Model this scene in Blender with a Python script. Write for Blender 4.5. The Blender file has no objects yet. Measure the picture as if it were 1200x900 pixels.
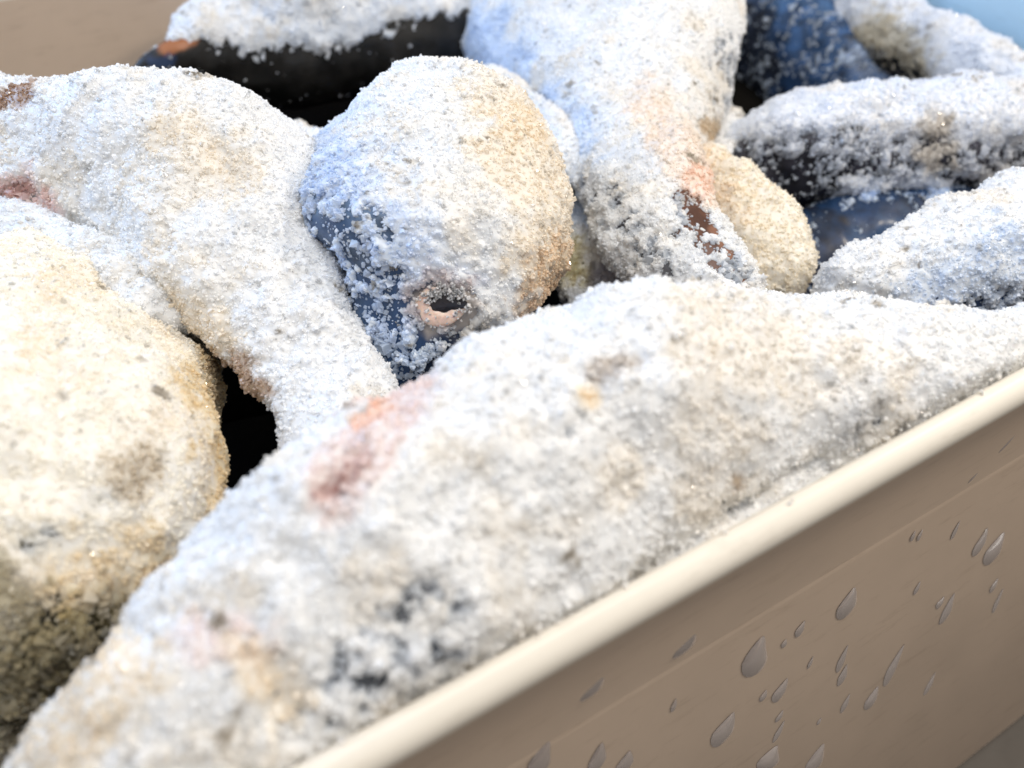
import bpy, bmesh, math, random
import numpy as np
from mathutils import Vector
random.seed(4)
SC = bpy.context.scene
COL = SC.collection
R = math.radians

# ------------------------------------------------------------------ camera
H, F, PITCH = .135, 942.0, R(45)                     # camera 13.5 cm over the tray rim (z = 0)
CAM = np.array([0, 0, H])
cd = bpy.data.cameras.new('camera'); cam = bpy.data.objects.new('camera', cd); COL.objects.link(cam)
cam.location = (0, 0, H); cam.rotation_euler = (R(90) - PITCH, 0, 0)
cd.sensor_width = 36; cd.lens = 36 * F / 1200; cd.clip_start = .005; cd.clip_end = 50
cd.dof.use_dof = True; cd.dof.focus_distance = .232; cd.dof.aperture_fstop = 8.5
cd.dof.aperture_blades = 0
SC.camera = cam

# ------------------------------------------------------------------ world and lamps
w = bpy.data.worlds.new('World'); SC.world = w; w.use_nodes = True
bg = w.node_tree.nodes['Background']; bg.inputs[0].default_value = (1, .95, .90, 1); bg.inputs[1].default_value = .44

def area(name, loc, target, size, energy, color, sizey=None):
    l = bpy.data.lights.new(name, 'AREA'); l.energy = energy; l.color = color; l.size = size
    if sizey: l.shape = 'RECTANGLE'; l.size_y = sizey
    o = bpy.data.objects.new(name, l); COL.objects.link(o); o.location = loc
    o.rotation_euler = (Vector(target) - Vector(loc)).to_track_quat('-Z', 'Y').to_euler()
    return o
area('ceiling_lamp', (.09, .15, .85), (.04, .19, 0), .5, 5.4, (1, .99, .975))
area('window_light', (-.62, .42, .34), (.2, .24, -.04), .40, 3.6, (.30, .56, 1))
area('warm_lamp', (.62, .30, .50), (0, .15, 0), .07, 2.4, (1, .87, .70))
SC.view_settings.view_transform = 'Standard'; SC.view_settings.look = 'None'
SC.view_settings.exposure = 0; SC.view_settings.gamma = 1
SC.cycles.use_denoising = True
SC.cycles.max_bounces = 12; SC.cycles.diffuse_bounces = 7; SC.cycles.transmission_bounces = 6
SC.cycles.caustics_reflective = False; SC.cycles.caustics_refractive = False

# ------------------------------------------------------------------ picture <-> place
CP, SP = math.cos(PITCH), math.sin(PITCH)
RIGHT = np.array([1, 0, 0.]); UPV = np.array([0, SP, CP]); FWD = np.array([0, CP, -SP])
AZ = R(59.75)
M = np.array([math.sin(AZ), math.cos(AZ), 0]); N = np.array([-math.cos(AZ), math.sin(AZ), 0])
def ray(x, y):
    return (x - 600) * RIGHT + (450 - y) * UPV + F * FWD
def at(x, y, z):
    d = ray(x, y); return CAM + d * ((z - H) / d[2])
def on_wall(x, y, n0):
    d = ray(x, y); return CAM + d * ((n0 - N @ CAM) / (N @ d))
def project(p):
    q = p - CAM; zc = q @ FWD
    return np.stack([600 + F * (q @ RIGHT) / zc, 450 - F * (q @ UPV) / zc], -1)
def mn(m, n, z):
    return m * M + n * N + np.array([0, 0, z])

# ------------------------------------------------------------------ noise
def _hash(i, j, k, s):
    h = (i * 374761393 + j * 668265263 + k * 2147483647 + s * 974634777) & 0xffffffff
    h = ((h ^ (h >> 13)) * 1274126177) & 0xffffffff
    h = ((h ^ (h >> 16)) * 2246822519) & 0xffffffff
    return ((h ^ (h >> 15)) & 0xffff) / 32767.5 - 1
def noise(p, size, seed=0):
    q = p / size; b = np.floor(q).astype(np.int64); t = q - b; t = t * t * t * (t * (t * 6 - 15) + 10)
    r = 0
    for dx in (0, 1):
        for dy in (0, 1):
            for dz in (0, 1):
                wgt = (t[:, 0] if dx else 1 - t[:, 0]) * (t[:, 1] if dy else 1 - t[:, 1]) * (t[:, 2] if dz else 1 - t[:, 2])
                r = r + wgt * _hash(b[:, 0] + dx, b[:, 1] + dy, b[:, 2] + dz, seed)
    return r
def fbm(p, size, octv=4, seed=0, gain=.55):
    a, r = 1, 0
    for o in range(octv):
        r = r + a * noise(p + 3.7 * o * size, size / 2 ** o, seed + o); a *= gain
    return r
def sstep(a, b, x):
    t = np.clip((x - a) / (b - a), 0, 1); return t * t * (3 - 2 * t)

# ------------------------------------------------------------------ materials
def mat(name):
    m = bpy.data.materials.new(name); m.use_nodes = True
    nt = m.node_tree; return m, nt, nt.nodes['Principled BSDF'], nt.nodes, nt.links
def nd(ns, t, **k):
    n = ns.new(t)
    for a, v in k.items(): setattr(n, a, v)
    return n
def bump_noise(ns, lk, b, scale, strength, dist, detail=3, coord='Object'):
    tc = nd(ns, 'ShaderNodeTexCoord'); nz = nd(ns, 'ShaderNodeTexNoise'); nz.inputs['Scale'].default_value = scale
    nz.inputs['Detail'].default_value = detail
    lk.new(tc.outputs[coord], nz.inputs['Vector'])
    bp = nd(ns, 'ShaderNodeBump'); bp.inputs['Strength'].default_value = strength; bp.inputs['Distance'].default_value = dist
    lk.new(nz.outputs['Fac'], bp.inputs['Height']); lk.new(bp.outputs[0], b.inputs['Normal'])
    return nz, bp

def salt_crust_mat():
    m, nt, b, ns, lk = mat('salt_crust')
    at_ = nd(ns, 'ShaderNodeAttribute', attribute_name='tint')
    nz, bp = bump_noise(ns, lk, b, 900, .5, .0004, 4)
    hv = nd(ns, 'ShaderNodeHueSaturation'); hv.inputs['Value'].default_value = .93; lk.new(at_.outputs['Color'], hv.inputs['Color'])
    lk.new(hv.outputs[0], b.inputs['Base Color'])
    b.inputs['Roughness'].default_value = .42
    b.inputs['Subsurface Weight'].default_value = 1.0
    b.inputs['Subsurface Radius'].default_value = (1, .96, .92); b.inputs['Subsurface Scale'].default_value = .0028
    return m
def salt_grain_mat():
    m, nt, b, ns, lk = mat('salt_grain')
    at_ = nd(ns, 'ShaderNodeAttribute', attribute_name='tint', attribute_type='INSTANCER')
    oi = nd(ns, 'ShaderNodeObjectInfo')
    hv = nd(ns, 'ShaderNodeHueSaturation'); mr = nd(ns, 'ShaderNodeMapRange')
    mr.inputs['To Min'].default_value = 1.06; mr.inputs['To Max'].default_value = 1.15
    lk.new(oi.outputs['Random'], mr.inputs['Value']); lk.new(mr.outputs[0], hv.inputs['Value'])
    lk.new(at_.outputs['Color'], hv.inputs['Color']); lk.new(hv.outputs[0], b.inputs['Base Color'])
    b.inputs['Roughness'].default_value = .07; b.inputs['IOR'].default_value = 1.54
    tr = nd(ns, 'ShaderNodeBsdfTranslucent'); lk.new(hv.outputs[0], tr.inputs['Color'])
    mx = nd(ns, 'ShaderNodeMixShader'); mx.inputs[0].default_value = .45
    lk.new(b.outputs[0], mx.inputs[1]); lk.new(tr.outputs[0], mx.inputs[2])
    gl = nd(ns, 'ShaderNodeBsdfGlass'); gl.inputs['Roughness'].default_value = .08; gl.inputs['IOR'].default_value = 1.35
    # one crystal in six is clear
    mu = nd(ns, 'ShaderNodeMath', operation='MULTIPLY'); mu.inputs[1].default_value = 7.31
    fr = nd(ns, 'ShaderNodeMath', operation='FRACT'); gt = nd(ns, 'ShaderNodeMath', operation='GREATER_THAN'); gt.inputs[1].default_value = .955
    ml = nd(ns, 'ShaderNodeMath', operation='MULTIPLY'); ml.inputs[1].default_value = .4
    lk.new(oi.outputs['Random'], mu.inputs[0]); lk.new(mu.outputs[0], fr.inputs[0]); lk.new(fr.outputs[0], gt.inputs[0])
    lk.new(gt.outputs[0], ml.inputs[0])
    m2 = nd(ns, 'ShaderNodeMixShader'); lk.new(ml.outputs[0], m2.inputs[0]); lk.new(mx.outputs[0], m2.inputs[1]); lk.new(gl.outputs[0], m2.inputs[2])
    lk.new(m2.outputs[0], ns['Material Output'].inputs['Surface'])
    return m
def skin_mat():
    m, nt, b, ns, lk = mat('wet_fish_skin')
    at_ = nd(ns, 'ShaderNodeAttribute', attribute_name='tint')
    lk.new(at_.outputs['Color'], b.inputs['Base Color'])
    uv = nd(ns, 'ShaderNodeUVMap', uv_map='UVMap')
    mp = nd(ns, 'ShaderNodeMapping'); mp.inputs['Scale'].default_value = (90, 110, 1); lk.new(uv.outputs[0], mp.inputs['Vector'])
    vo = nd(ns, 'ShaderNodeTexVoronoi'); vo.inputs['Scale'].default_value = 1.0; lk.new(mp.outputs[0], vo.inputs['Vector'])
    bp = nd(ns, 'ShaderNodeBump'); bp.inputs['Strength'].default_value = .3; bp.inputs['Distance'].default_value = .0003
    lk.new(vo.outputs['Distance'], bp.inputs['Height']); lk.new(bp.outputs[0], b.inputs['Normal'])
    b.inputs['Roughness'].default_value = .5; b.inputs['Coat Weight'].default_value = .15; b.inputs['Coat Roughness'].default_value = .2
    b.inputs['Metallic'].default_value = .0; b.inputs['Specular IOR Level'].default_value = .35
    return m
def plastic(name, col, rough=.38, var=.06):
    m, nt, b, ns, lk = mat(name)
    nz, bp = bump_noise(ns, lk, b, 60, .12, .0008, 5)
    cr = nd(ns, 'ShaderNodeMapRange'); cr.inputs['To Min'].default_value = 1 - 2 * var; cr.inputs['To Max'].default_value = 1 + var
    tc = nd(ns, 'ShaderNodeTexCoord'); n2 = nd(ns, 'ShaderNodeTexNoise'); n2.inputs['Scale'].default_value = 22; n2.inputs['Detail'].default_value = 6
    n2.inputs['Roughness'].default_value = .7
    lk.new(tc.outputs['Object'], n2.inputs['Vector']); lk.new(n2.outputs['Fac'], cr.inputs['Value'])
    hv = nd(ns, 'ShaderNodeHueSaturation'); hv.inputs['Color'].default_value = (*col, 1)
    lk.new(cr.outputs[0], hv.inputs['Value'])
    # scuffs and dried dirt: short streaks and blotches
    mp = nd(ns, 'ShaderNodeMapping'); mp.inputs['Scale'].default_value = (30, 30, 190); mp.inputs['Rotation'].default_value = (.5, .3, .2)
    n3 = nd(ns, 'ShaderNodeTexNoise'); n3.inputs['Scale'].default_value = 1.6; n3.inputs['Detail'].default_value = 7; n3.inputs['Roughness'].default_value = .75
    lk.new(tc.outputs['Object'], mp.inputs['Vector']); lk.new(mp.outputs[0], n3.inputs['Vector'])
    m3 = nd(ns, 'ShaderNodeMapRange'); m3.inputs['From Min'].default_value = .55; m3.inputs['From Max'].default_value = .78; m3.inputs['To Max'].default_value = .55
    lk.new(n3.outputs['Fac'], m3.inputs['Value'])
    mc = nd(ns, 'ShaderNodeMix', data_type='RGBA'); mc.inputs['B'].default_value = (col[0] * .55, col[1] * .5, col[2] * .45, 1)
    lk.new(m3.outputs[0], mc.inputs['Factor']); lk.new(hv.outputs[0], mc.inputs['A']); lk.new(mc.outputs['Result'], b.inputs['Base Color'])
    rr = nd(ns, 'ShaderNodeMapRange'); rr.inputs['To Min'].default_value = rough - .1; rr.inputs['To Max'].default_value = rough + .2
    lk.new(n2.outputs['Fac'], rr.inputs['Value']); lk.new(rr.outputs[0], b.inputs['Roughness'])
    return m
def simple(name, col, rough=.4, bscale=None, bd=.0005, coat=0):
    m, nt, b, ns, lk = mat(name)
    b.inputs['Base Color'].default_value = (*col, 1); b.inputs['Roughness'].default_value = rough; b.inputs['Coat Weight'].default_value = coat
    nz, bp = bump_noise(ns, lk, b, bscale or 200, .6, bd, 4)
    hv = nd(ns, 'ShaderNodeHueSaturation'); hv.inputs['Color'].default_value = (*col, 1)
    mr = nd(ns, 'ShaderNodeMapRange'); mr.inputs['To Min'].default_value = .6; mr.inputs['To Max'].default_value = 1.4
    lk.new(nz.outputs['Fac'], mr.inputs['Value']); lk.new(mr.outputs[0], hv.inputs['Value']); lk.new(hv.outputs[0], b.inputs['Base Color'])
    return m
M_CRUST, M_GRAIN, M_SKIN = salt_crust_mat(), salt_grain_mat(), skin_mat()
M_TRAY = plastic('plastic_shaded_tan', (.66, .53, .42), .36); M_RIM = plastic('plastic_lit_pale', (.84, .79, .70), .33)  # one plastic: wall colour carries its shade, rim colour its light
M_TABLE = plastic('grey_tabletop', (.06, .05, .042), .5)
M_RING = simple('eye_ring_flesh', (.84, .60, .50), .4, 700, .0004)
_b = M_RING.node_tree.nodes['Principled BSDF']; _b.inputs['Subsurface Weight'].default_value = .6; _b.inputs['Subsurface Radius'].default_value = (1, .5, .35); _b.inputs['Subsurface Scale'].default_value = .0015
M_PUPIL = simple('dark_eye', (.012, .010, .014), .3, 500, .0006, .2)
M_DARK = simple('dark_fin', (.03, .03, .03), .4)
M_DEEP = simple('shade_black_skin', (.005, .0045, .004), .9, 300, .0006)  # near-black colour stands in for the shade down in the gaps
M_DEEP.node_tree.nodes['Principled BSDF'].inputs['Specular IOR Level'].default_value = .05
M_BROWN = simple('brown_membrane', (.20, .085, .045), .35, 500, .0012, .3)
def drop_mat():
    m, nt, b, ns, lk = mat('water_drop')
    b.inputs['Base Color'].default_value = (.68, .60, .57, 1); b.inputs['Roughness'].default_value = .08
    b.inputs['Transmission Weight'].default_value = .55; b.inputs['IOR'].default_value = 1.33
    return m
M_DROP = drop_mat(); M_BLUE = plastic('blue_lit_plastic', (.48, .70, .88))  # blue window light is put into the end board's colour

# ------------------------------------------------------------------ mesh helpers
def link(name, me, parent=None, material=None):
    o = bpy.data.objects.new(name, me); COL.objects.link(o)
    if material: me.materials.append(material)
    if parent is not None: o.parent = parent
    return o
def empty(name, label, cat, loc=(0, 0, 0), group=None):
    o = bpy.data.objects.new(name, None); COL.objects.link(o); o.location = loc; o.empty_display_size = .02
    o['label'] = label; o['category'] = cat
    if group: o['group'] = group
    return o
def grid_mesh(name, V, nu, nv, uv=None, smooth=True):
    """nu rings of nv points, closed round, plus a pole at each end (the last two vertices)"""
    i = np.arange(nu - 1)[:, None]; j = np.arange(nv)[None, :]; j2 = (j + 1) % nv
    q = np.stack([i * nv + j, i * nv + j2, (i + 1) * nv + j2, (i + 1) * nv + j], -1).reshape(-1, 4)
    a, b = nu * nv, nu * nv + 1; jj = np.arange(nv); j2 = (jj + 1) % nv
    t0 = np.stack([np.full(nv, a), j2, jj], -1); t1 = np.stack([np.full(nv, b), (nu - 1) * nv + jj, (nu - 1) * nv + j2], -1)
    loops = np.concatenate([q.ravel(), t0.ravel(), t1.ravel()]).astype(np.int32)
    tot = np.concatenate([np.full(len(q), 4), np.full(2 * nv, 3)]).astype(np.int32)
    st = np.concatenate([[0], np.cumsum(tot)[:-1]]).astype(np.int32)
    me = bpy.data.meshes.new(name); me.vertices.add(len(V)); me.vertices.foreach_set('co', V.astype(np.float32).ravel())
    me.loops.add(len(loops)); me.loops.foreach_set('vertex_index', loops)
    me.polygons.add(len(tot)); me.polygons.foreach_set('loop_start', st)
    me.update(calc_edges=True); me.validate()
    if smooth: me.polygons.foreach_set('use_smooth', np.ones(len(me.polygons), bool))
    if uv is not None:
        lay = me.uv_layers.new(name='UVMap'); lay.data.foreach_set('uv', uv[loops].astype(np.float32).ravel())
    return me
def set_attr(me, name, arr):
    if arr.ndim == 1:
        a = me.attributes.new(name, 'FLOAT', 'POINT'); a.data.foreach_set('value', arr.astype(np.float32))
    else:
        a = me.attributes.new(name, 'FLOAT_COLOR', 'POINT'); c = np.ones((len(arr), 4), np.float32); c[:, :3] = arr
        a.data.foreach_set('color', c.ravel())
def poly_dist(xy, pts):
    pts = [np.array(p, float) for p in pts]
    if len(pts) == 1: return np.hypot(*(xy - pts[0]).T)
    d = np.full(len(xy), 1e9)
    for a, b in zip(pts[:-1], pts[1:]):
        ab = b - a; t = np.clip(((xy - a) @ ab) / (ab @ ab), 0, 1)
        d = np.minimum(d, np.hypot(*(xy - a - t[:, None] * ab).T))
    return d

# ------------------------------------------------------------------ grains (uncountable: one geometry-nodes layer on each crust)
def grain_nodes():
    g = bpy.data.node_groups.new('salt_grains', 'GeometryNodeTree')
    g.interface.new_socket('Geometry', in_out='INPUT', socket_type='NodeSocketGeometry')
    g.interface.new_socket('Geometry', in_out='OUTPUT', socket_type='NodeSocketGeometry')
    ns, lk = g.nodes, g.links
    gi, go = ns.new('NodeGroupInput'), ns.new('NodeGroupOutput')
    dn = ns.new('GeometryNodeInputNamedAttribute'); dn.data_type = 'FLOAT'; dn.inputs['Name'].default_value = 'dens'
    dp = ns.new('GeometryNodeDistributePointsOnFaces'); dp.distribute_method = 'RANDOM'
    lk.new(gi.outputs[0], dp.inputs['Mesh']); lk.new(dn.outputs['Attribute'], dp.inputs['Density'])
    def rnd(lo, hi, seed, typ='FLOAT'):
        r = ns.new('FunctionNodeRandomValue'); r.data_type = typ
        k = 2 if typ == 'FLOAT' else 0
        r.inputs[k].default_value = lo; r.inputs[k + 1].default_value = hi; r.inputs['Seed'].default_value = seed
        return r.outputs[1 if typ == 'FLOAT' else 0]
    off = ns.new('ShaderNodeVectorMath'); off.operation = 'SCALE'
    lk.new(dp.outputs['Normal'], off.inputs[0]); lk.new(rnd(-.00035, .00015, 1), off.inputs['Scale'])
    sp = ns.new('GeometryNodeSetPosition'); lk.new(dp.outputs['Points'], sp.inputs['Geometry']); lk.new(off.outputs[0], sp.inputs['Offset'])
    g2i = ns.new('GeometryNodeGeometryToInstance')
    for k in range(6):
        if k < 4:
            ic = ns.new('GeometryNodeMeshIcoSphere'); ic.inputs['Radius'].default_value = 1; ic.inputs['Subdivisions'].default_value = 1
        else:
            ic = ns.new('GeometryNodeMeshCube'); ic.inputs['Size'].default_value = (1.5, 1.5, 1.5)
        s2 = ns.new('GeometryNodeSetPosition'); lk.new(ic.outputs['Mesh'], s2.inputs['Geometry'])
        lk.new(rnd((-.38,) * 3, (.38,) * 3, 20 + k, 'FLOAT_VECTOR'), s2.inputs['Offset'])
        sm = ns.new('GeometryNodeSetMaterial'); sm.inputs['Material'].default_value = M_GRAIN; lk.new(s2.outputs[0], sm.inputs['Geometry'])
        lk.new(sm.outputs[0], g2i.inputs[0])
    ip = ns.new('GeometryNodeInstanceOnPoints'); ip.inputs['Pick Instance'].default_value = True
    lk.new(sp.outputs[0], ip.inputs['Points']); lk.new(g2i.outputs[0], ip.inputs['Instance'])
    lk.new(rnd((0, 0, 0), (6.28,) * 3, 5, 'FLOAT_VECTOR'), ip.inputs['Rotation'])
    # size: mostly fine, a few coarse
    pw = ns.new('ShaderNodeMath'); pw.operation = 'POWER'; lk.new(rnd(0, 1, 6), pw.inputs[0]); pw.inputs[1].default_value = 3.0
    ma = ns.new('ShaderNodeMath'); ma.operation = 'MULTIPLY_ADD'; lk.new(pw.outputs[0], ma.inputs[0]); ma.inputs[1].default_value = .00052; ma.inputs[2].default_value = .00025
    sv = ns.new('ShaderNodeVectorMath'); sv.operation = 'SCALE'; lk.new(rnd((.7,) * 3, (1.2,) * 3, 7, 'FLOAT_VECTOR'), sv.inputs[0]); gn = ns.new('GeometryNodeInputNamedAttribute'); gn.data_type = 'FLOAT'; gn.inputs['Name'].default_value = 'grain_size'
    gm = ns.new('ShaderNodeMath'); gm.operation = 'MULTIPLY'; lk.new(ma.outputs[0], gm.inputs[0]); lk.new(gn.outputs['Attribute'], gm.inputs[1]); lk.new(gm.outputs[0], sv.inputs['Scale'])
    lk.new(sv.outputs[0], ip.inputs['Scale'])
    jn = ns.new('GeometryNodeJoinGeometry'); lk.new(ip.outputs[0], jn.inputs[0]); lk.new(gi.outputs[0], jn.inputs[0])
    lk.new(jn.outputs[0], go.inputs[0])
    return g
GRAINS = grain_nodes()

# ------------------------------------------------------------------ fish
N_IN, N_OUT, N_FAR, M_R, M_L = .0602, .0531, .485, .450, -.28
WHITE = np.array([.87, .875, .88])
def resample(st, nu):
    st = np.array(st, float); d = np.r_[0, np.cumsum(np.maximum(np.hypot(*np.diff(st[:, :2], axis=0).T), 12))]
    t = np.linspace(0, d[-1], nu); out = np.zeros((nu, st.shape[1]))
    tg = np.zeros_like(st)
    tg[1:-1] = (st[2:] - st[:-2]) / (d[2:] - d[:-2])[:, None]; tg[0] = (st[1] - st[0]) / (d[1] - d[0]); tg[-1] = (st[-1] - st[-2]) / (d[-1] - d[-2])
    k = np.clip(np.searchsorted(d, t, 'right') - 1, 0, len(d) - 2)
    h = d[k + 1] - d[k]; s = ((t - d[k]) / h)[:, None]; h = h[:, None]
    return (2 * s**3 - 3 * s**2 + 1) * st[k] + (s**3 - 2 * s**2 + s) * h * tg[k] + (-2 * s**3 + 3 * s**2) * st[k + 1] + (s**3 - s**2) * h * tg[k + 1]
def loft(st, nu, nv, flat=.8):
    """st: (px, py, z, half width in px) along the spine -> ring points in the place"""
    s = resample(st, nu); s[:, 3] = np.maximum(s[:, 3], 1.5)
    C = np.array([at(x, y, z) for x, y, z, r in s]); dist = np.linalg.norm(C - CAM, axis=1)
    V = (CAM - C) / dist[:, None]
    rw = s[:, 3] / F * ((C - CAM) @ FWD)
    T = np.gradient(C, axis=0)
    ker = np.ones(7) / 7
    T = np.stack([np.convolve(np.pad(T[:, i], 3, 'edge'), ker, 'valid') for i in range(3)], -1)
    T /= np.linalg.norm(T, axis=1)[:, None]
    S = np.cross(T, V); S /= np.linalg.norm(S, axis=1)[:, None]; U = np.cross(S, T)
    th = np.linspace(0, 2 * np.pi, nv, endpoint=False)
    c, si = np.cos(th), np.sin(th); c = np.sign(c) * np.abs(c) ** .92; si = np.sign(si) * np.abs(si) ** .92
    P = C[:, None] + rw[:, None, None] * (c[None, :, None] * S[:, None] + flat * si[None, :, None] * U[:, None])
    P = P.reshape(-1, 3); P = np.vstack([P, C[0] , C[-1]])
    uv = np.stack(np.meshgrid(np.linspace(0, 1, nu), np.linspace(0, 1, nv, endpoint=False), indexing='ij'), -1).reshape(-1, 2)
    uv = np.vstack([uv, [0, .5], [1, .5]])
    tt = np.r_[np.tile(th, nu), 0, 0]
    return P, uv, tt
def vnormals(P, nu, nv):
    G = P[:nu * nv].reshape(nu, nv, 3)
    a = np.gradient(G, axis=0); b = np.roll(G, -1, 1) - np.roll(G, 1, 1)
    n = np.cross(b, a); n /= np.linalg.norm(n, axis=2)[..., None] + 1e-12
    c = G.mean(1, keepdims=True)
    n *= np.sign(((G - c) * n).sum())
    return np.vstack([n.reshape(-1, 3), n[0].mean(0), n[-1].mean(0)])
def clamp_in(P, pad):
    q = P @ N; d = np.maximum(N_IN + pad - q, 0); P = P + d[:, None] * N
    q = P @ N; d = np.minimum(N_FAR - pad - q, 0); P = P + d[:, None] * N
    q = P @ M; d = np.minimum(M_R - .012 - pad - q, 0); return P + d[:, None] * M
FISH = {}
def fish(label, st, nu=180, nv=130, flat=.8, seed=1, skin=((.02, .025, .035), (.16, .17, .19), (.45, .38, .28)), salt=0., bare=(), tint=(),
         skin_tint=(), lump=1., dens=.95e6, base=WHITE, group='salted fish piled in the tray', crusted=True, thin=1., sink=0., creamy=.34, patchy=1.1, only_salt=False, clear=(), name='salted_fish', parent=None, body='body'):
    P, uv, th = loft(st, nu, nv, flat); nr = vnormals(P, nu, nv)
    P = P + nr * (.0026 * fbm(P, .032, 3, seed + 50))[:, None] * lump * np.r_[np.repeat(np.minimum(1, np.minimum(np.arange(nu), np.arange(nu)[::-1]) / 12.), nv), 0, 0][:, None]
    P = clamp_in(P, .0022); nr = vnormals(P, nu, nv)
    xy = project(P)
    root = None if only_salt else parent or empty(name, label, 'fish', at(*st[len(st) // 2][:3]), group)
    inv = np.array(root.location) if root else np.zeros(3)
    # skin colour: dark back, silver flank, cream belly round the section
    k = .5 - .5 * np.cos(th + .3 * fbm(P, .02, 3, seed + 9)); sk = [np.array(c) for c in skin]
    kk = k[:, None]
    colr = np.where(kk < .5, sk[0] + (sk[1] - sk[0]) * sstep(0, 1, kk * 2), sk[1] + (sk[2] - sk[1]) * sstep(0, 1, kk * 2 - 1))
    colr = colr * (1 + .7 * fbm(P, .005, 4, seed + 3))[:, None]
    for pts, r, c, s in skin_tint:
        a = s * sstep(1.15, .5, poly_dist(xy, pts) / r + .35 * fbm(P, .006, 3, seed + 31)); colr = colr + (np.array(c) - colr) * a[:, None]
    if root:
        me = grid_mesh(body, P - inv, nu, nv, uv); set_attr(me, 'tint', np.clip(colr, .004, 1)); link(body, me, root, M_SKIN)
        FISH[label] = (root, P, nr, xy)
    if not crusted: return root
    # how much salt lies where
    big = fbm(P, .018, 3, seed + 11); fine = fbm(P, .0032, 3, seed + 13)
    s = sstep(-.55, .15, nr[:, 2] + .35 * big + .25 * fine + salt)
    for pts, r, a in bare:
        d = poly_dist(xy, pts) / r
        s = s - a * sstep(1.2, .45, d + .22 * big) * np.clip(1 + patchy * fine + .5 * fbm(P, .0075, 2, seed + 18), .4 if a > 2 else .05, None)
    s = np.clip(s, 0, 1)
    rough = fbm(P, .0075, 3, seed + 17)
    cl = np.abs(fbm(P, .0024, 2, seed + 19))
    off = -.00025 - sink + s * (.0013 + .0009 * rough * lump + .0010 * cl + .0012 * big * lump)
    off = np.maximum(off, -.00025 - sink + s * .0008)
    Q = clamp_in(P + nr * off[:, None], .0009)
    # salt colour: white, greyer where thin and wet, stained by soaked juices, cool and warm light tinted in
    col = np.tile(np.array(base), (len(P), 1)).astype(float)
    mott = fbm(P, .012, 4, seed + 23)
    cream = sstep(.05, .9, mott)[:, None] * creamy
    col = col + (np.array([.86, .79, .68]) - col) * cream
    grey = sstep(.3, 1.0, fbm(P, .007, 3, seed + 29))[:, None] * .15
    col = col + (np.array([.72, .75, .79]) - col) * grey
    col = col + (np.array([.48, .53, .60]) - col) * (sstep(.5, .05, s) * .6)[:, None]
    for pts, r, c, a in tint:
        d = poly_dist(xy, pts) / r
        wgt = a * sstep(1.2, .45, d + .40 * mott + .40 * fine)
        col = col + (np.array(c) - col) * wgt[:, None]
    # specks: tiny brown and grey bits in the salt
    sp = sstep(1.1, 1.4, fbm(P, .0035, 2, seed + 37) + .5 * fbm(P, .03, 2, seed + 41))[:, None]
    col = col + (np.array([.30, .25, .18]) - col) * sp * .8
    me = grid_mesh('salt_crust', Q - inv, nu, nv, uv); set_attr(me, 'tint', np.clip(col, .01, .95))
    face = sstep(-.25, .05, ((CAM - P) * nr).sum(1) / np.linalg.norm(CAM - P, axis=1))
    dn = (.42 * sstep(-.35, .35, fine + .5 * rough) * (s <= .5) * thin * 1.6 + .95 * sstep(.12, .5, s)) * dens * face * np.where(nr[:, 2] < -.75, 0, 1)
    for pts, r in clear: dn = dn * sstep(.6, 1.15, poly_dist(xy, pts) / r)
    set_attr(me, 'grain_size', 1 + 1.3 * sstep(.55, .1, s) * sstep(-.5, .5, rough))
    set_attr(me, 'dens', dn)
    o = link(name if only_salt else 'salt_crust', me, root, M_CRUST); o['kind'] = 'stuff'
    if only_salt: o['label'] = label; o['category'] = 'salt'
    md = o.modifiers.new('grains', 'NODES'); md.node_group = GRAINS
    return root

CREAM, YEL, AMB = (.86, .76, .60), (.80, .66, .40), (.78, .52, .24)
PINK, RED, ORG = (.82, .66, .61), (.42, .15, .11), (.86, .50, .30)
BLU_LIT, GRY = (.66, .76, .90), (.55, .56, .58)  # the blue is cool window light put into the salt colour
BLUE_SHEEN_SKIN = ((.008, .018, .045), (.02, .05, .12), (.10, .14, .20))  # dark skin with the sheen of cool light put into its colour

A = fish('large salt-crusted fish along the near cream rim with a pink patch',
     [(20, 1060, -.040, 30), (70, 1000, -.030, 70), (150, 925, -.020, 105), (240, 850, -.012, 130), (390, 720, -.006, 168), (560, 600, -.003, 168), (740, 500, -.003, 156), (880, 462, -.005, 118),
      (1030, 445, -.006, 92), (1160, 420, -.007, 60), (1270, 385, -.008, 40), (1350, 365, -.008, 10)],
     nu=300, nv=190, flat=.8, seed=3, salt=.35, patchy=2.2,
     bare=[([(400, 820), (470, 760), (510, 725)], 60, .58), ([(455, 705)], 30, .4), ([(380, 590), (425, 545)], 22, .30), ([(860, 590), (880, 575)], 22, .36), ([(1010, 500)], 26, .3), ([(330, 840), (290, 880)], 40, .3), ([(530, 770)], 30, .35), ([(690, 470), (670, 505)], 16, .3)],
     tint=[([(395, 575), (440, 520), (490, 460)], 34, PINK, .5), ([(385, 580), (410, 560), (425, 540)], 10, RED, .45), ([(372, 578), (400, 572)], 8, RED, .45), ([(425, 495), (450, 480)], 16, ORG, .5), ([(240, 740), (300, 760)], 36, PINK, .35),
           ([(330, 820), (300, 780)], 40, CREAM, .6), ([(830, 380), (900, 420)], 60, CREAM, .25), ([(70, 890), (110, 850), (150, 790)], 50, CREAM, .6), ([(860, 565)], 14, (.3, .2, .1), .8), ([(690, 470)], 16, CREAM, .9), ([(700, 440), (730, 430)], 16, (.5, .42, .34), .6), ([(1000, 500), (1040, 480)], 30, GRY, .4)])
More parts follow.
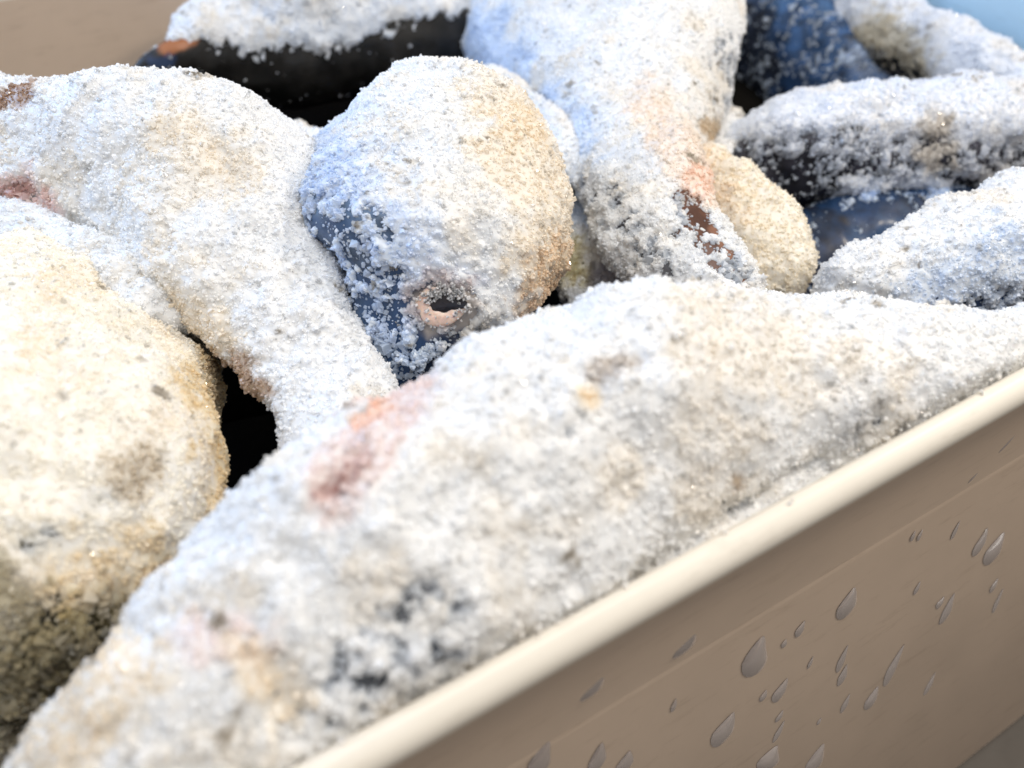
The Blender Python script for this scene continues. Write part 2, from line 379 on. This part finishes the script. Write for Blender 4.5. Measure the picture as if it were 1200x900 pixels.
B = fish('fish head pointing down with a pink ringed eye and blue wet left side',
     [(452, 470, -.034, 8), (462, 440, -.028, 36), (480, 395, -.021, 74), (504, 340, -.013, 116), (509, 290, -.007, 156), (502, 248, -.006, 169), (482, 224, -.010, 157), (464, 206, -.014, 126), (452, 190, -.018, 84), (446, 178, -.021, 44), (442, 172, -.024, 6)],
     nu=260, nv=190, flat=.72, seed=8, salt=.30, skin=BLUE_SHEEN_SKIN, thin=1.3, patchy=2.4, clear=[([(512, 357), (538, 362)], 25)],
     bare=[([(392, 312), (398, 322)], 13, 2.5), ([(372, 280), (402, 345), (440, 405), (470, 440)], 64, 1.5), ([(450, 340), (478, 385), (500, 410)], 40, 1.25), ([(400, 250), (440, 320)], 48, .62), ([(355, 215), (370, 270)], 26, .35), ([(512, 357), (536, 361)], 27, 3.0), ([(560, 395), (520, 405)], 26, .3), ([(655, 325)], 26, .3)],
     tint=[([(360, 200), (380, 270), (430, 350), (470, 400)], 66, (.55, .65, .78), .7), ([(380, 180), (420, 270), (470, 330)], 80, (.74, .81, .92), .6), ([(655, 300), (640, 340), (625, 352)], 30, AMB, .5), ([(600, 180), (650, 240), (640, 300)], 50, CREAM, .5), ([(560, 110), (610, 140)], 34, CREAM, .4), ([(515, 358)], 40, (.62, .45, .36), .5), ([(560, 395)], 40, (.55, .50, .42), .5)],  # blue tints: skin through thin salt, plus cool light
     skin_tint=[([(394, 312)], 13, (.01, .16, .75), 1), ([(380, 290), (420, 360), (460, 420)], 50, (.02, .06, .15), .7), ([(515, 358), (545, 365)], 36, (.42, .37, .33), 1), ([(660, 330)], 40, (.5, .28, .1), .8)])  # cool sheen and its bright blue spot coloured into the skin
fish('', [(468, 222, -.048, 60), (480, 212, -.055, 84), (510, 195, -.070, 82), (550, 175, -.088, 66), (600, 155, -.104, 40), (635, 145, -.112, 10)], nu=60, nv=48, flat=.7, seed=12, parent=B, body='trunk', crusted=False, skin=((.008, .009, .012), (.02, .022, .03), (.05, .05, .05)))
D = fish('broad white salted fish at upper left, its narrow end tucked under the front fish',
     [(-150, 180, -.03, 60), (-80, 205, -.018, 115), (50, 220, -.010, 112), (170, 228, -.008, 134), (262, 262, -.009, 140), (332, 366, -.014, 82), (380, 452, -.020, 66), (404, 535, -.028, 80), (430, 620, -.04, 60), (450, 680, -.05, 20)],
     nu=260, nv=180, flat=.7, seed=14, salt=.40,
     bare=[([(5, 235), (25, 225)], 26, .6), ([(330, 530), (345, 500)], 20, .15), ([(370, 300), (420, 400)], 14, .3)],
     tint=[([(0, 240), (30, 225), (50, 245)], 36, PINK, .9), ([(10, 232), (30, 220)], 16, RED, .6), ([(5, 122), (38, 108)], 11, (.42, .26, .16), .9), ([(240, 412), (275, 425), (305, 460)], 16, (.55, .40, .28), .8), ([(120, 330), (200, 360), (250, 390)], 32, CREAM, .5), ([(0, 270), (90, 300)], 36, CREAM, .4), ([(200, 160), (270, 200)], 40, CREAM, .35)])
E_ = fish('yellowish salt-covered fish at lower left beside the black hollow, dark bare lower end',
     [(130, 250, -.060, 50), (150, 330, -.042, 104), (104, 410, -.026, 152), (54, 492, -.014, 188), (44, 580, -.010, 214), (20, 690, -.018, 176), (-20, 780, -.036, 122), (-60, 860, -.055, 70), (-90, 920, -.07, 20)],
     nu=260, nv=190, flat=.62, seed=21, salt=.38, patchy=2.0, thin=2.0, creamy=.4, base=(.91, .89, .84),
     bare=[([(-20, 800), (40, 800), (90, 770)], 85, 1.0), ([(130, 755)], 26, .5), ([(0, 620), (60, 640)], 30, .3), ([(150, 560), (110, 585)], 22, .22)],
     tint=[([(245, 440), (262, 520), (272, 600)], 40, YEL, .75), ([(190, 680), (100, 720), (60, 700)], 60, YEL, .6), ([(80, 720)], 30, (.62, .45, .10), .6), ([(45, 410)], 30, CREAM, .35), ([(150, 560), (165, 545)], 26, (.55, .45, .30), .6), ([(60, 340), (110, 330)], 34, CREAM, .3), ([(40, 760), (0, 690)], 60, (.44, .38, .24), .8), ([(-10, 820), (60, 790), (120, 750)], 70, (.42, .36, .22), .8), ([(73, 470)], 9, (.4, .36, .3), .8)],  # yellow tints: part juice stain, part warm lamp light put in
     skin=((.016, .013, .006), (.040, .033, .014), (.10, .08, .035)))
C = fish('salted fish from the top centre down to a grey end with brown edge',
     [(640, -120, -.07, 60), (660, -60, -.05, 130), (700, 30, -.034, 166), (728, 90, -.026, 134), (742, 140, -.022, 96), (746, 190, -.020, 72), (764, 240, -.019, 68), (800, 300, -.021, 62), (842, 356, -.027, 46), (862, 390, -.034, 14)],
     nu=240, nv=170, flat=.75, seed=33, salt=.34, patchy=2.2, thin=1.1, clear=[([(812, 246), (828, 275)], 6)],
     bare=[([(806, 240), (830, 285), (862, 322)], 18, 1.8), ([(700, 215), (740, 280), (775, 330)], 26, .36), ([(790, 320), (800, 280)], 20, .32), ([(560, 80), (600, 115)], 40, .22), ([(855, 60), (850, 110)], 24, .6), ([(745, 262), (770, 300)], 22, .3)],
     tint=[([(760, 130), (800, 180), (812, 215)], 34, (.86, .74, .62), .5), ([(815, 215), (835, 205)], 18, ORG, .3), ([(560, 50), (590, 110), (650, 160)], 50, BLU_LIT, .6), ([(740, 320), (800, 340)], 30, GRY, .35), ([(830, 150)], 14, (.6, .45, .25), .7)],
     skin=((.03, .03, .04), (.10, .10, .11), (.22, .20, .18)), skin_tint=[([(800, 225), (830, 285), (870, 330)], 30, (.12, .048, .026), 1), ([(812, 250), (850, 300)], 9, (.07, .028, .016), .9), ([(835, 270), (866, 318)], 7, (.26, .12, .07), .8)])
# pale jaw lobe of the same fish
fish('', [(800, 178, -.034, 12), (812, 200, -.032, 30), (848, 240, -.032, 46), (884, 278, -.034, 58), (902, 312, -.038, 50), (905, 345, -.044, 30), (900, 362, -.05, 8)], nu=110, nv=100, flat=.75, seed=39, salt=.55, parent=C, body='jaw_lobe',
     tint=[([(815, 205), (840, 240)], 36, (.86, .70, .54), .6), ([(860, 240), (900, 300)], 70, (.88, .82, .70), .6)], bare=[([(935, 330), (905, 352)], 22, .5)], base=(.90, .88, .83), skin=((.3, .2, .12), (.35, .24, .14), (.4, .3, .2)))
Ff = fish('fish along the far wall, salt on top, black underside, orange spot on its snout',
     [(158, 84, -.030, 4), (174, 78, -.029, 15), (205, 70, -.029, 27), (250, 60, -.031, 52), (330, 48, -.034, 78), (430, 36, -.036, 72), (540, 26, -.038, 64), (650, 10, -.044, 52), (760, -5, -.05, 30), (800, -10, -.05, 8)],
     nu=180, nv=120, flat=.8, seed=44, salt=.3,
     bare=[([(190, 92), (240, 98), (330, 112), (430, 90), (560, 62)], 54, 2.6), ([(185, 72), (210, 60)], 15, 2.2), ([(240, 85), (330, 85), (540, 58)], 20, .4)],
     thin=.03, skin=((.008, .008, .008), (.012, .011, .010), (.03, .025, .02)), skin_tint=[([(192, 58), (224, 46)], 9, (.42, .15, .05), .8), ([(180, 72), (198, 72)], 9, (.015, .04, .11), .8)], tint=[([(350, 20), (450, 10)], 60, BLU_LIT, .3)])
G = fish('horizontal fish at right, white salted back, dark speckled flank, pale salted belly edge',
     [(836, 190, -.045, 8), (848, 186, -.043, 27), (890, 180, -.041, 52), (960, 176, -.040, 66), (1050, 168, -.040, 66), (1150, 158, -.040, 60), (1250, 144, -.041, 56), (1340, 125, -.043, 30), (1400, 118, -.045, 6)],
     nu=190, nv=130, flat=.85, seed=52, salt=.3, base=(.82, .85, .90),  # base salt tinted by the cooler light at right
     bare=[([(845, 205), (900, 215), (960, 222)], 36, 2.4), ([(870, 182), (960, 174), (1050, 178), (1110, 188), (1220, 182)], 30, .85), ([(940, 200), (1010, 200), (1060, 200)], 20, .5), ([(1000, 250), (1120, 240), (1230, 218)], 14, .9)],
     tint=[([(900, 180), (1000, 170), (1200, 175)], 26, (.46, .50, .58), .5), ([(1090, 150), (1100, 180)], 22, (.55, .48, .38), .6)],
     skin=((.012, .012, .018), (.03, .03, .045), (.10, .10, .11)))
I_ = fish('white salted fish at right edge behind the front fish, bluish bare patch low on it',
     [(955, 352, -.036, 6), (972, 350, -.034, 22), (1010, 338, -.031, 42), (1080, 322, -.029, 62), (1170, 305, -.028, 82), (1270, 285, -.030, 88), (1360, 270, -.033, 60), (1420, 262, -.036, 10)],
     nu=190, nv=130, flat=.75, seed=61, salt=.42,
     bare=[([(1120, 382), (1165, 366), (1220, 350)], 40, 1.1)], patchy=2., tint=[([(1110, 350), (1180, 320)], 50, BLU_LIT, .5)], skin=BLUE_SHEEN_SKIN)
J = fish('salted fish against the blue end wall at the top right corner',
     [(830, -105, -.05, 20), (900, -55, -.047, 50), (985, 4, -.045, 50), (1070, 52, -.044, 43), (1170, 104, -.044, 38), (1260, 152, -.045, 34), (1340, 200, -.047, 16)],
     nu=170, nv=110, flat=.8, seed=67, salt=.35, base=(.82, .85, .90),  # cool cast of the light put into the base salt
     bare=[([(900, 25), (960, 55), (1060, 95)], 26, 1.1), ([(1040, 55), (1060, 75)], 26, .3)], tint=[([(1030, 45), (1060, 70)], 34, (.55, .48, .32), .7)],
     skin=((.015, .015, .012), (.03, .03, .03), (.10, .10, .08)))
# loose salt bridging the creases between neighbours
for lab, st in (
    ('salt filling the crease between the two fish at left', [(-40, 262, -.012, 14), (20, 276, -.008, 30), (90, 305, -.006, 36), (160, 338, -.007, 32), (205, 366, -.012, 20), (222, 384, -.018, 6)]),
    ('salt filling the crease left of the eyed fish head', [(347, 150, -.028, 6), (350, 160, -.025, 16), (352, 172, -.022, 30), (356, 200, -.020, 22), (358, 225, -.020, 6)]),
    ('salt filling the crease right of the eyed fish head', [(540, 92, -.030, 6), (570, 112, -.026, 26), (618, 142, -.022, 30), (655, 180, -.020, 24), (680, 214, -.022, 6)]),
    ('salt heaped where the grey fish end meets the front fish', [(770, 352, -.020, 5), (810, 360, -.014, 18), (860, 368, -.012, 24), (920, 372, -.012, 18), (990, 372, -.012, 16), (1060, 380, -.012, 16), (1130, 392, -.012, 6)]),
    ('salt filling the crease by the horizontal fish at right', [(836, 122, -.040, 5), (846, 136, -.036, 18), (848, 160, -.034, 20), (845, 186, -.034, 5)]),
    ('salt packed between the front fish and the tray rim', [(520, 775, -.016, 6), (620, 718, -.012, 30), (750, 645, -.010, 44), (870, 578, -.009, 50), (985, 512, -.009, 46), (1110, 450, -.009, 34), (1230, 400, -.012, 6)])):
    fish(lab, st, nu=120, nv=60, flat=.36, seed=int(st[1][0]) + 200, salt=.9, only_salt=True, name='loose_salt')
# bare fish showing in the gaps
fish('bare blue fish in the gap at top right between two salted fish', [(800, -30, -.075, 20), (850, 5, -.072, 52), (930, 55, -.070, 70), (1010, 100, -.072, 60), (1080, 140, -.078, 20)], nu=200, nv=150, seed=71,
     skin=((.010, .025, .07), (.03, .08, .20), (.03, .08, .18)), salt=-1.3, thin=.6, lump=1.2, sink=.0003, creamy=0, base=(.55, .66, .82), skin_tint=[([(880, 90), (870, 30)], 40, (.01, .012, .02), .9)])  # blue sheen of cool light coloured into skin and salt
fish('dark blue bare fish under the horizontal fish at right', [(830, 360, -.080, 20), (900, 330, -.076, 66), (1000, 305, -.074, 76), (1100, 275, -.074, 60), (1200, 250, -.076, 30)], nu=200, nv=150, seed=75,
     skin=((.003, .005, .012), (.006, .020, .060), (.006, .022, .060)), salt=-1.5, thin=.5, lump=1.2, sink=.0004, creamy=0, base=(.5, .62, .8), skin_tint=[([(900, 260)], 30, (.04, .09, .19), .7), ([(1050, 275), (1010, 300)], 30, (.02, .07, .17), .7)])  # blue here is cool light's sheen worked into the colours
fish('cream and purple fish deep in the gap right of the pink-ringed eye', [(640, 250, -.060, 20), (672, 285, -.052, 44), (710, 330, -.050, 52), (750, 370, -.052, 50), (790, 410, -.06, 20)], nu=150, nv=120, seed=79,
     skin=((.05, .045, .06), (.12, .10, .12), (.4, .33, .2)), salt=-.25, tint=[([(665, 300), (675, 320)], 26, (.70, .62, .36), .9), ([(715, 320)], 30, (.3, .28, .36), .7)])
fish('dark greenish bare fish at the lower left corner under the yellowish fish', [(-80, 930, -.09, 40), (-20, 900, -.085, 60), (30, 890, -.085, 60), (100, 900, -.09, 30)], nu=80, nv=60, seed=83,
     skin=((.03, .032, .02), (.06, .06, .04), (.12, .11, .07)), crusted=False)
# the lower layer: added unsalted fish, coloured near black for the shade in the gaps
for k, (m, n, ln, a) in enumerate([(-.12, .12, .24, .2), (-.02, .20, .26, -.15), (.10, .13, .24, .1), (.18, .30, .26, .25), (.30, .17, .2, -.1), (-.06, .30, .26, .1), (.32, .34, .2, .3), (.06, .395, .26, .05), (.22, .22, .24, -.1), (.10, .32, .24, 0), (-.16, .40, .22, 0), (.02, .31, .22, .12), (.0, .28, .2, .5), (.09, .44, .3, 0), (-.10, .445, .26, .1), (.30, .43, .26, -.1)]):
    root = empty('shade_dark_fish', 'bare dark fish at the bottom of the pile, seen in the black hollows', 'fish', mn(m, n, -.105), 'dark fish of the bottom layer')
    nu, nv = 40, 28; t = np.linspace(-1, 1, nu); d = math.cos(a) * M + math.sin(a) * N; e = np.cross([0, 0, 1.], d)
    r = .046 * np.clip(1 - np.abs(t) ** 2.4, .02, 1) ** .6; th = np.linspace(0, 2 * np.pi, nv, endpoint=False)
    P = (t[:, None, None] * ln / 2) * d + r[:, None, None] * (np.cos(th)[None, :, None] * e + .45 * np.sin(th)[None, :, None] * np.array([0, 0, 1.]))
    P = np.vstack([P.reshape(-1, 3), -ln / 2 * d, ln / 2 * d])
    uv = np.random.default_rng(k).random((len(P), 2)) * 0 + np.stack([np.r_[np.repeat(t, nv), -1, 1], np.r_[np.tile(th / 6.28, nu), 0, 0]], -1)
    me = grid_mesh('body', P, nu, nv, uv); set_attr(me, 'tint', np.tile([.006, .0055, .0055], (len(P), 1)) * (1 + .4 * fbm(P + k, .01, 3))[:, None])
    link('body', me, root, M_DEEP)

# ------------------------------------------------------------------ eye of the head, thin black fin tip
def surf(fishroot_label, x, y):
    root, P, nr, xy = next(v for k, v in FISH.items() if v[0] == fishroot_label and k)
    f = ((CAM - P) * nr).sum(1) > 0
    d = np.hypot(xy[:, 0] - x, xy[:, 1] - y) + np.where(f, 0, 1e6); d = np.maximum(d, 5) + 400 * np.linalg.norm(P - CAM, axis=1); i = d.argmin()
    return P[i], nr[i]
p, n = surf(B, 516, 358); n = n + .3 * (CAM - p) / np.linalg.norm(CAM - p); n /= np.linalg.norm(n)
ax = np.cross(n, [-.2, .5, .85]); ax /= np.linalg.norm(ax); ay = np.cross(n, ax)
base = np.array(B.location)
if ax @ RIGHT < 0: ax = -ax
if ay @ UPV < 0: ay = -ay
px = .218 / F
def eye_ring():
    nu, nv = 56, 16; a = np.linspace(0, 2 * np.pi, nu, endpoint=False); b = np.linspace(0, 2 * np.pi, nv, endpoint=False)
    A_, B_ = np.meshgrid(a, b, indexing='ij')
    wob = 1 + .05 * np.sin(3 * A_ + 1) + .03 * np.sin(7 * A_)
    thick = px * (6.5 + 3.0 * np.cos(A_ - 3.9)) * (1 + .08 * np.sin(5 * A_ + 2 * B_))
    rx, ry = px * 24 * wob, px * 18 * wob
    V = ((rx + thick * np.cos(B_)) * np.cos(A_))[..., None] * ax + ((ry + thick * np.cos(B_)) * np.sin(A_))[..., None] * ay + (thick * np.sin(B_) * .36)[..., None] * n
    V = V.reshape(-1, 3) + p + n * (.0006 - .0012 * np.maximum(0, np.cos(np.repeat(a, nv) - .5)))[:, None] - base
    f = [(i * nv + j, ((i + 1) % nu) * nv + j, ((i + 1) % nu) * nv + (j + 1) % nv, i * nv + (j + 1) % nv) for i in range(nu) for j in range(nv)]
    me = bpy.data.meshes.new('eye_ring'); me.from_pydata([tuple(v) for v in V], [], f); me.update()
    me.polygons.foreach_set('use_smooth', [True] * len(f))
    set_attr(me, 'tint', np.tile([.86, .70, .62], (len(V), 1))); return me
ring = link('eye', eye_ring(), B, M_RING)
nu, nv = 10, 40; V = []; fc = []
for i in range(nu):
    rr = (i + 1) / nu
    for j in range(nv):
        a = 6.2832 * j / nv
        V.append(tuple(p - base + ax * px * rr * (20 * math.cos(a) + 9 * max(0, math.cos(a)) ** 3) + ay * px * rr * (11 * math.sin(a) - 6 * max(0, math.cos(a)) ** 2) + n * (.0006 * (1 - rr * rr) + .0007)))
V.append(tuple(p - base + n * .0013))
for j in range(nv): fc.append((len(V) - 1, j, (j + 1) % nv))
for i in range(nu - 1):
    for j in range(nv): fc.append((i * nv + j, (i + 1) * nv + j, (i + 1) * nv + (j + 1) % nv, i * nv + (j + 1) % nv))
me = bpy.data.meshes.new('pupil'); me.from_pydata(V, [], fc); me.update(); me.polygons.foreach_set('use_smooth', [True] * len(fc))
link('pupil', me, ring, M_PUPIL)

def crystals(name, pts, nrm, size, parent, tint):
    """loose salt grains too many to count: jittered little blocks in one mesh"""
    rg = np.random.default_rng(len(pts)); V, fc = [], []
    c = np.array([(x, y, z) for x in (-1, 1) for y in (-1, 1) for z in (-1, 1)], float)
    q = [(0, 1, 3, 2), (4, 6, 7, 5), (0, 4, 5, 1), (2, 3, 7, 6), (0, 2, 6, 4), (1, 5, 7, 3)]
    for p_, n_ in zip(pts, nrm):
        A_, _ = np.linalg.qr(rg.normal(size=(3, 3))); k = size * rg.uniform(.5, 1.3)
        v = (c + rg.uniform(-.45, .45, (8, 3))) * k * rg.uniform(.6, 1.1, 3) @ A_ + p_ + n_ * k * .5
        fc += [tuple(len(V) + i for i in f) for f in q]; V += [tuple(x) for x in v]
    me = bpy.data.meshes.new(name); me.from_pydata(V, [], fc); me.update(); set_attr(me, 'tint', np.tile(tint, (len(V), 1)))
    o = link(name, me, parent, M_CRUST); o['kind'] = 'stuff'; return o
rg = np.random.default_rng(2); pts = []
for k in range(190):
    a = rg.uniform(0, 6.28); rr = rg.uniform(.75, 1.6)
    if rg.random() < .6: a = rg.uniform(.0, 2.8); rr = rg.uniform(.38, 1.3)
    pts.append(p - base + ax * px * 25 * rr * math.cos(a) + ay * px * 19 * rr * math.sin(a) + n * (.0011 if rr < 1.3 else .0004))
crystals('salt_grains', pts, [n] * len(pts), .00038, ring, [.80, .76, .73])

def strand(name, pts, r0, parent, material):
    base = np.array(parent.location); pts = [np.array(q) - base for q in pts]; V, fc = [], []
    k = len(pts)
    for i, q in enumerate(pts):
        t = pts[min(i + 1, k - 1)] - pts[max(i - 1, 0)]; t /= np.linalg.norm(t)
        s = np.cross(t, [0, 0, 1]); s /= np.linalg.norm(s); u = np.cross(s, t)
        r = r0 * (1 - abs(2 * i / (k - 1) - .8) ** 2 * .45)
        for j in range(6): V.append(tuple(q + r * (math.cos(j * 1.047) * s + math.sin(j * 1.047) * u * .6)))
    for i in range(k - 1):
        for j in range(6): fc.append((i * 6 + j, i * 6 + (j + 1) % 6, i * 6 + 6 + (j + 1) % 6, i * 6 + 6 + j))
    fc += [tuple(range(6))[::-1], tuple(range(6 * k - 6, 6 * k))]
    me = bpy.data.meshes.new(name); me.from_pydata(V, [], fc); me.update(); return link(name, me, parent, material)
for pts in ([(822, 357), (835, 352), (850, 352), (868, 355), (872, 360)], [(806, 352), (815, 358), (822, 356)], [(832, 356), (845, 357), (860, 360)]):
    q = [surf(C, x, y) for x, y in pts]; strand('fin_ray', [a + b * .0022 + (CAM - a) * .02 for a, b in q], .0006, C, M_DARK)

# ------------------------------------------------------------------ tray
tray = empty('fish_tray', 'deep tan plastic tray with pale rounded rim and water drops on its side', 'tray', mn(.08, .25, -.13))
tb = np.array(tray.location)
def ring_pts(o, z, r0=.03, k=8):
    """rounded rectangle, o metres outside the inner wall faces"""
    a0, a1, b0, b1 = M_L - o, M_R + o, N_IN - o, N_FAR + o; r = max(.004, r0 + o); pts = []
    for cx, cy, s in ((a1 - r, b1 - r, 0), (a0 + r, b1 - r, 90), (a0 + r, b0 + r, 180), (a1 - r, b0 + r, 270)):
        for i in range(k + 1):
            t = R(s + 90 * i / k); pts.append(mn(cx + r * math.cos(t), cy + r * math.sin(t), z) - tb)
    return pts
def skin_rings(name, prof, parent, material, cap0=False, cap1=False):
    V, fc = [], []
    for o, z in prof: V += [tuple(q) for q in ring_pts(o, z)]
    c = len(V) // len(prof)
    for i in range(len(prof) - 1):
        for j in range(c): fc.append((i * c + j, i * c + (j + 1) % c, (i + 1) * c + (j + 1) % c, (i + 1) * c + j))
    if cap0: fc.append(tuple(range(c))[::-1])
    if cap1: fc.append(tuple(range(len(V) - c, len(V))))
    me = bpy.data.meshes.new(name); me.from_pydata(V, [], fc); bm = bmesh.new(); bm.from_mesh(me); bmesh.ops.recalc_face_normals(bm, faces=bm.faces); bm.to_mesh(me); bm.free()
    o = link(name, me, parent, material)
    me.polygons.foreach_set('use_smooth', [True] * len(me.polygons))
    return o
W = N_IN - N_OUT
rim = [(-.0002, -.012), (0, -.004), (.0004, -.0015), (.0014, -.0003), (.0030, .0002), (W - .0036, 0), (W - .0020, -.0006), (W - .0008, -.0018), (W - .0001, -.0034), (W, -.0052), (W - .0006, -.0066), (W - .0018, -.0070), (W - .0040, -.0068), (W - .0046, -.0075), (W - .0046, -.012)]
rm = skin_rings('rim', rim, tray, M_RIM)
ZS = on_wall(917, 709, N_IN - (W - .004))[2]
TILT = .30
wallp = [(-.0002, -.012), (-.004, -.150), (-.010, -.156), (-.03, -.157)]
outp = [(W - .0046, -.012), (W - .0048, ZS + .0012), (W - .0047, ZS + .0006), (W - .00445, ZS), (W - .0044, ZS - .001), (W - .0044 + TILT * .148, ZS - .148), (W - .006 + TILT * .148, ZS - .153), (-.02, ZS - .1535)]
skin_rings('inner_wall', wallp, tray, M_TRAY, False, True)
skin_rings('outer_wall', outp, tray, M_TRAY, False, True)

# added board: blue window light on the end wall put into its colour
board = empty('blue_lit_board', 'pale blue plastic board standing behind the fish at the top right corner', 'board', mn(M_R - .006, .26, -.155))
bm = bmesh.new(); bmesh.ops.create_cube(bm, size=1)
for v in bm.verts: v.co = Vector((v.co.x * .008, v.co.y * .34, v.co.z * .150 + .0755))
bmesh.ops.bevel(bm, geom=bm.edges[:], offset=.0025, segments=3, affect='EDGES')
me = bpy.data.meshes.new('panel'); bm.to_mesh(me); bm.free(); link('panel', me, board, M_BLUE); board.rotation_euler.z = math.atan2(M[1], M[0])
rg = np.random.default_rng(6)
pts = [mn(rg.uniform(-.05, .30), N_IN - W * rg.beta(1., 9.0), .0002) - tb for k in range(110)]
crystals('salt_grains', pts, [np.array([0, 0, 1.])] * len(pts), .00035, tray, [.88, .88, .88])
# drops on the outer face
def drop(x, y, ln, wd, ang):
    n0 = N_IN - (W - .0045); p0 = on_wall(x, y, n0)
    if p0[2] > ZS: n0 = N_IN - (W - .0048); p0 = on_wall(x, y, n0)
    if p0[2] <= ZS:                                 # the panel under the ledge leans out
        # plane: N.p = n0 + TILT * (z - ZS)
        q = N - TILT * np.array([0, 0, 1.]); d = ray(x, y); p0 = CAM + d * ((n0 - TILT * ZS - q @ CAM) / (q @ d))
    k = np.linalg.norm(p0 - CAM) / F; L = ln * k * .62; Wd = wd * k * .62
    up = np.array([0, 0, 1.]) * math.cos(ang) + M * math.sin(ang); NW = N + np.array([0, 0, -TILT if p0[2] <= ZS else 0]); NW /= np.linalg.norm(NW); up = up - NW * (up @ NW); sd = np.cross(up, -NW)
    V, fc = [], []; nu, nv = 5, 18; w1, w2, w3 = random.uniform(0, 6), random.uniform(-.25, .25), random.uniform(0, .2)
    for i in range(nu):
        rr = (i + 1) / nu
        for j in range(nv):
            a = 6.2832 * j / nv; yy = math.cos(a); xx = math.sin(a) * (1 + w3 * math.sin(2 * a + w1)) + w2 * yy * yy
            xx *= (.80 - .50 * yy) if yy > -.2 else .90 - .05 * (yy + .2)
            V.append(tuple(p0 + rr * (up * yy * L + sd * xx * Wd * 1.15) - NW * (Wd * .19 * (1 - rr ** 2.2) + .00006) - tb))
    V.append(tuple(p0 - NW * (Wd * .19 + .00006) - tb))
    for j in range(nv): fc.append((len(V) - 1, j, (j + 1) % nv))
    for i in range(nu - 1):
        for j in range(nv): fc.append((i * nv + j, (i + 1) * nv + j, (i + 1) * nv + (j + 1) % nv, i * nv + (j + 1) % nv))
    me = bpy.data.meshes.new('water_drop'); me.from_pydata(V, [], fc); me.update(); me.polygons.foreach_set('use_smooth', [True] * len(fc))
    link('water_drop', me, tray, M_DROP)
for x, y, l, wd in [(994, 707, 34, 26), (885, 770, 46, 36), (1166, 643, 32, 26), (1150, 635, 28, 16), (938, 737, 18, 11), (919, 754, 10, 7), (915, 809, 26, 17), (895, 815, 13, 9), (849, 855, 38, 26), (901, 890, 30, 30), (956, 890, 34, 24),
                    (987, 772, 30, 10), (988, 791, 24, 11), (1047, 780, 44, 14), (1022, 818, 25, 17), (991, 824, 21, 8), (914, 839, 13, 8), (913, 857, 24, 8), (1111, 713, 32, 14), (1102, 706, 13, 9), (1169, 704, 25, 8), (1165, 686, 15, 8),
                    (1075, 689, 14, 7), (1120, 621, 19, 6), (1070, 628, 11, 6), (1078, 627, 12, 6), (1090, 801, 24, 9), (697, 807, 34, 24), (805, 757, 34, 24), (633, 890, 40, 26), (701, 888, 36, 20), (733, 893, 26, 18), (790, 826, 16, 7), (950, 776, 14, 5), (960, 845, 8, 5), (1140, 560, 12, 5), (1180, 520, 20, 6)]:
    drop(x, y, l, wd, R(random.uniform(18, 34)))

# ------------------------------------------------------------------ table under the tray
bm = bmesh.new(); bmesh.ops.create_grid(bm, x_segments=8, y_segments=8, size=1.2)
me = bpy.data.meshes.new('tabletop'); bm.to_mesh(me); bm.free()
t = link('tabletop', me, None, M_TABLE); t.location = (.1, .3, ZS - .1545); t['kind'] = 'structure'; t['label'] = 'dark grey tabletop under the tray'
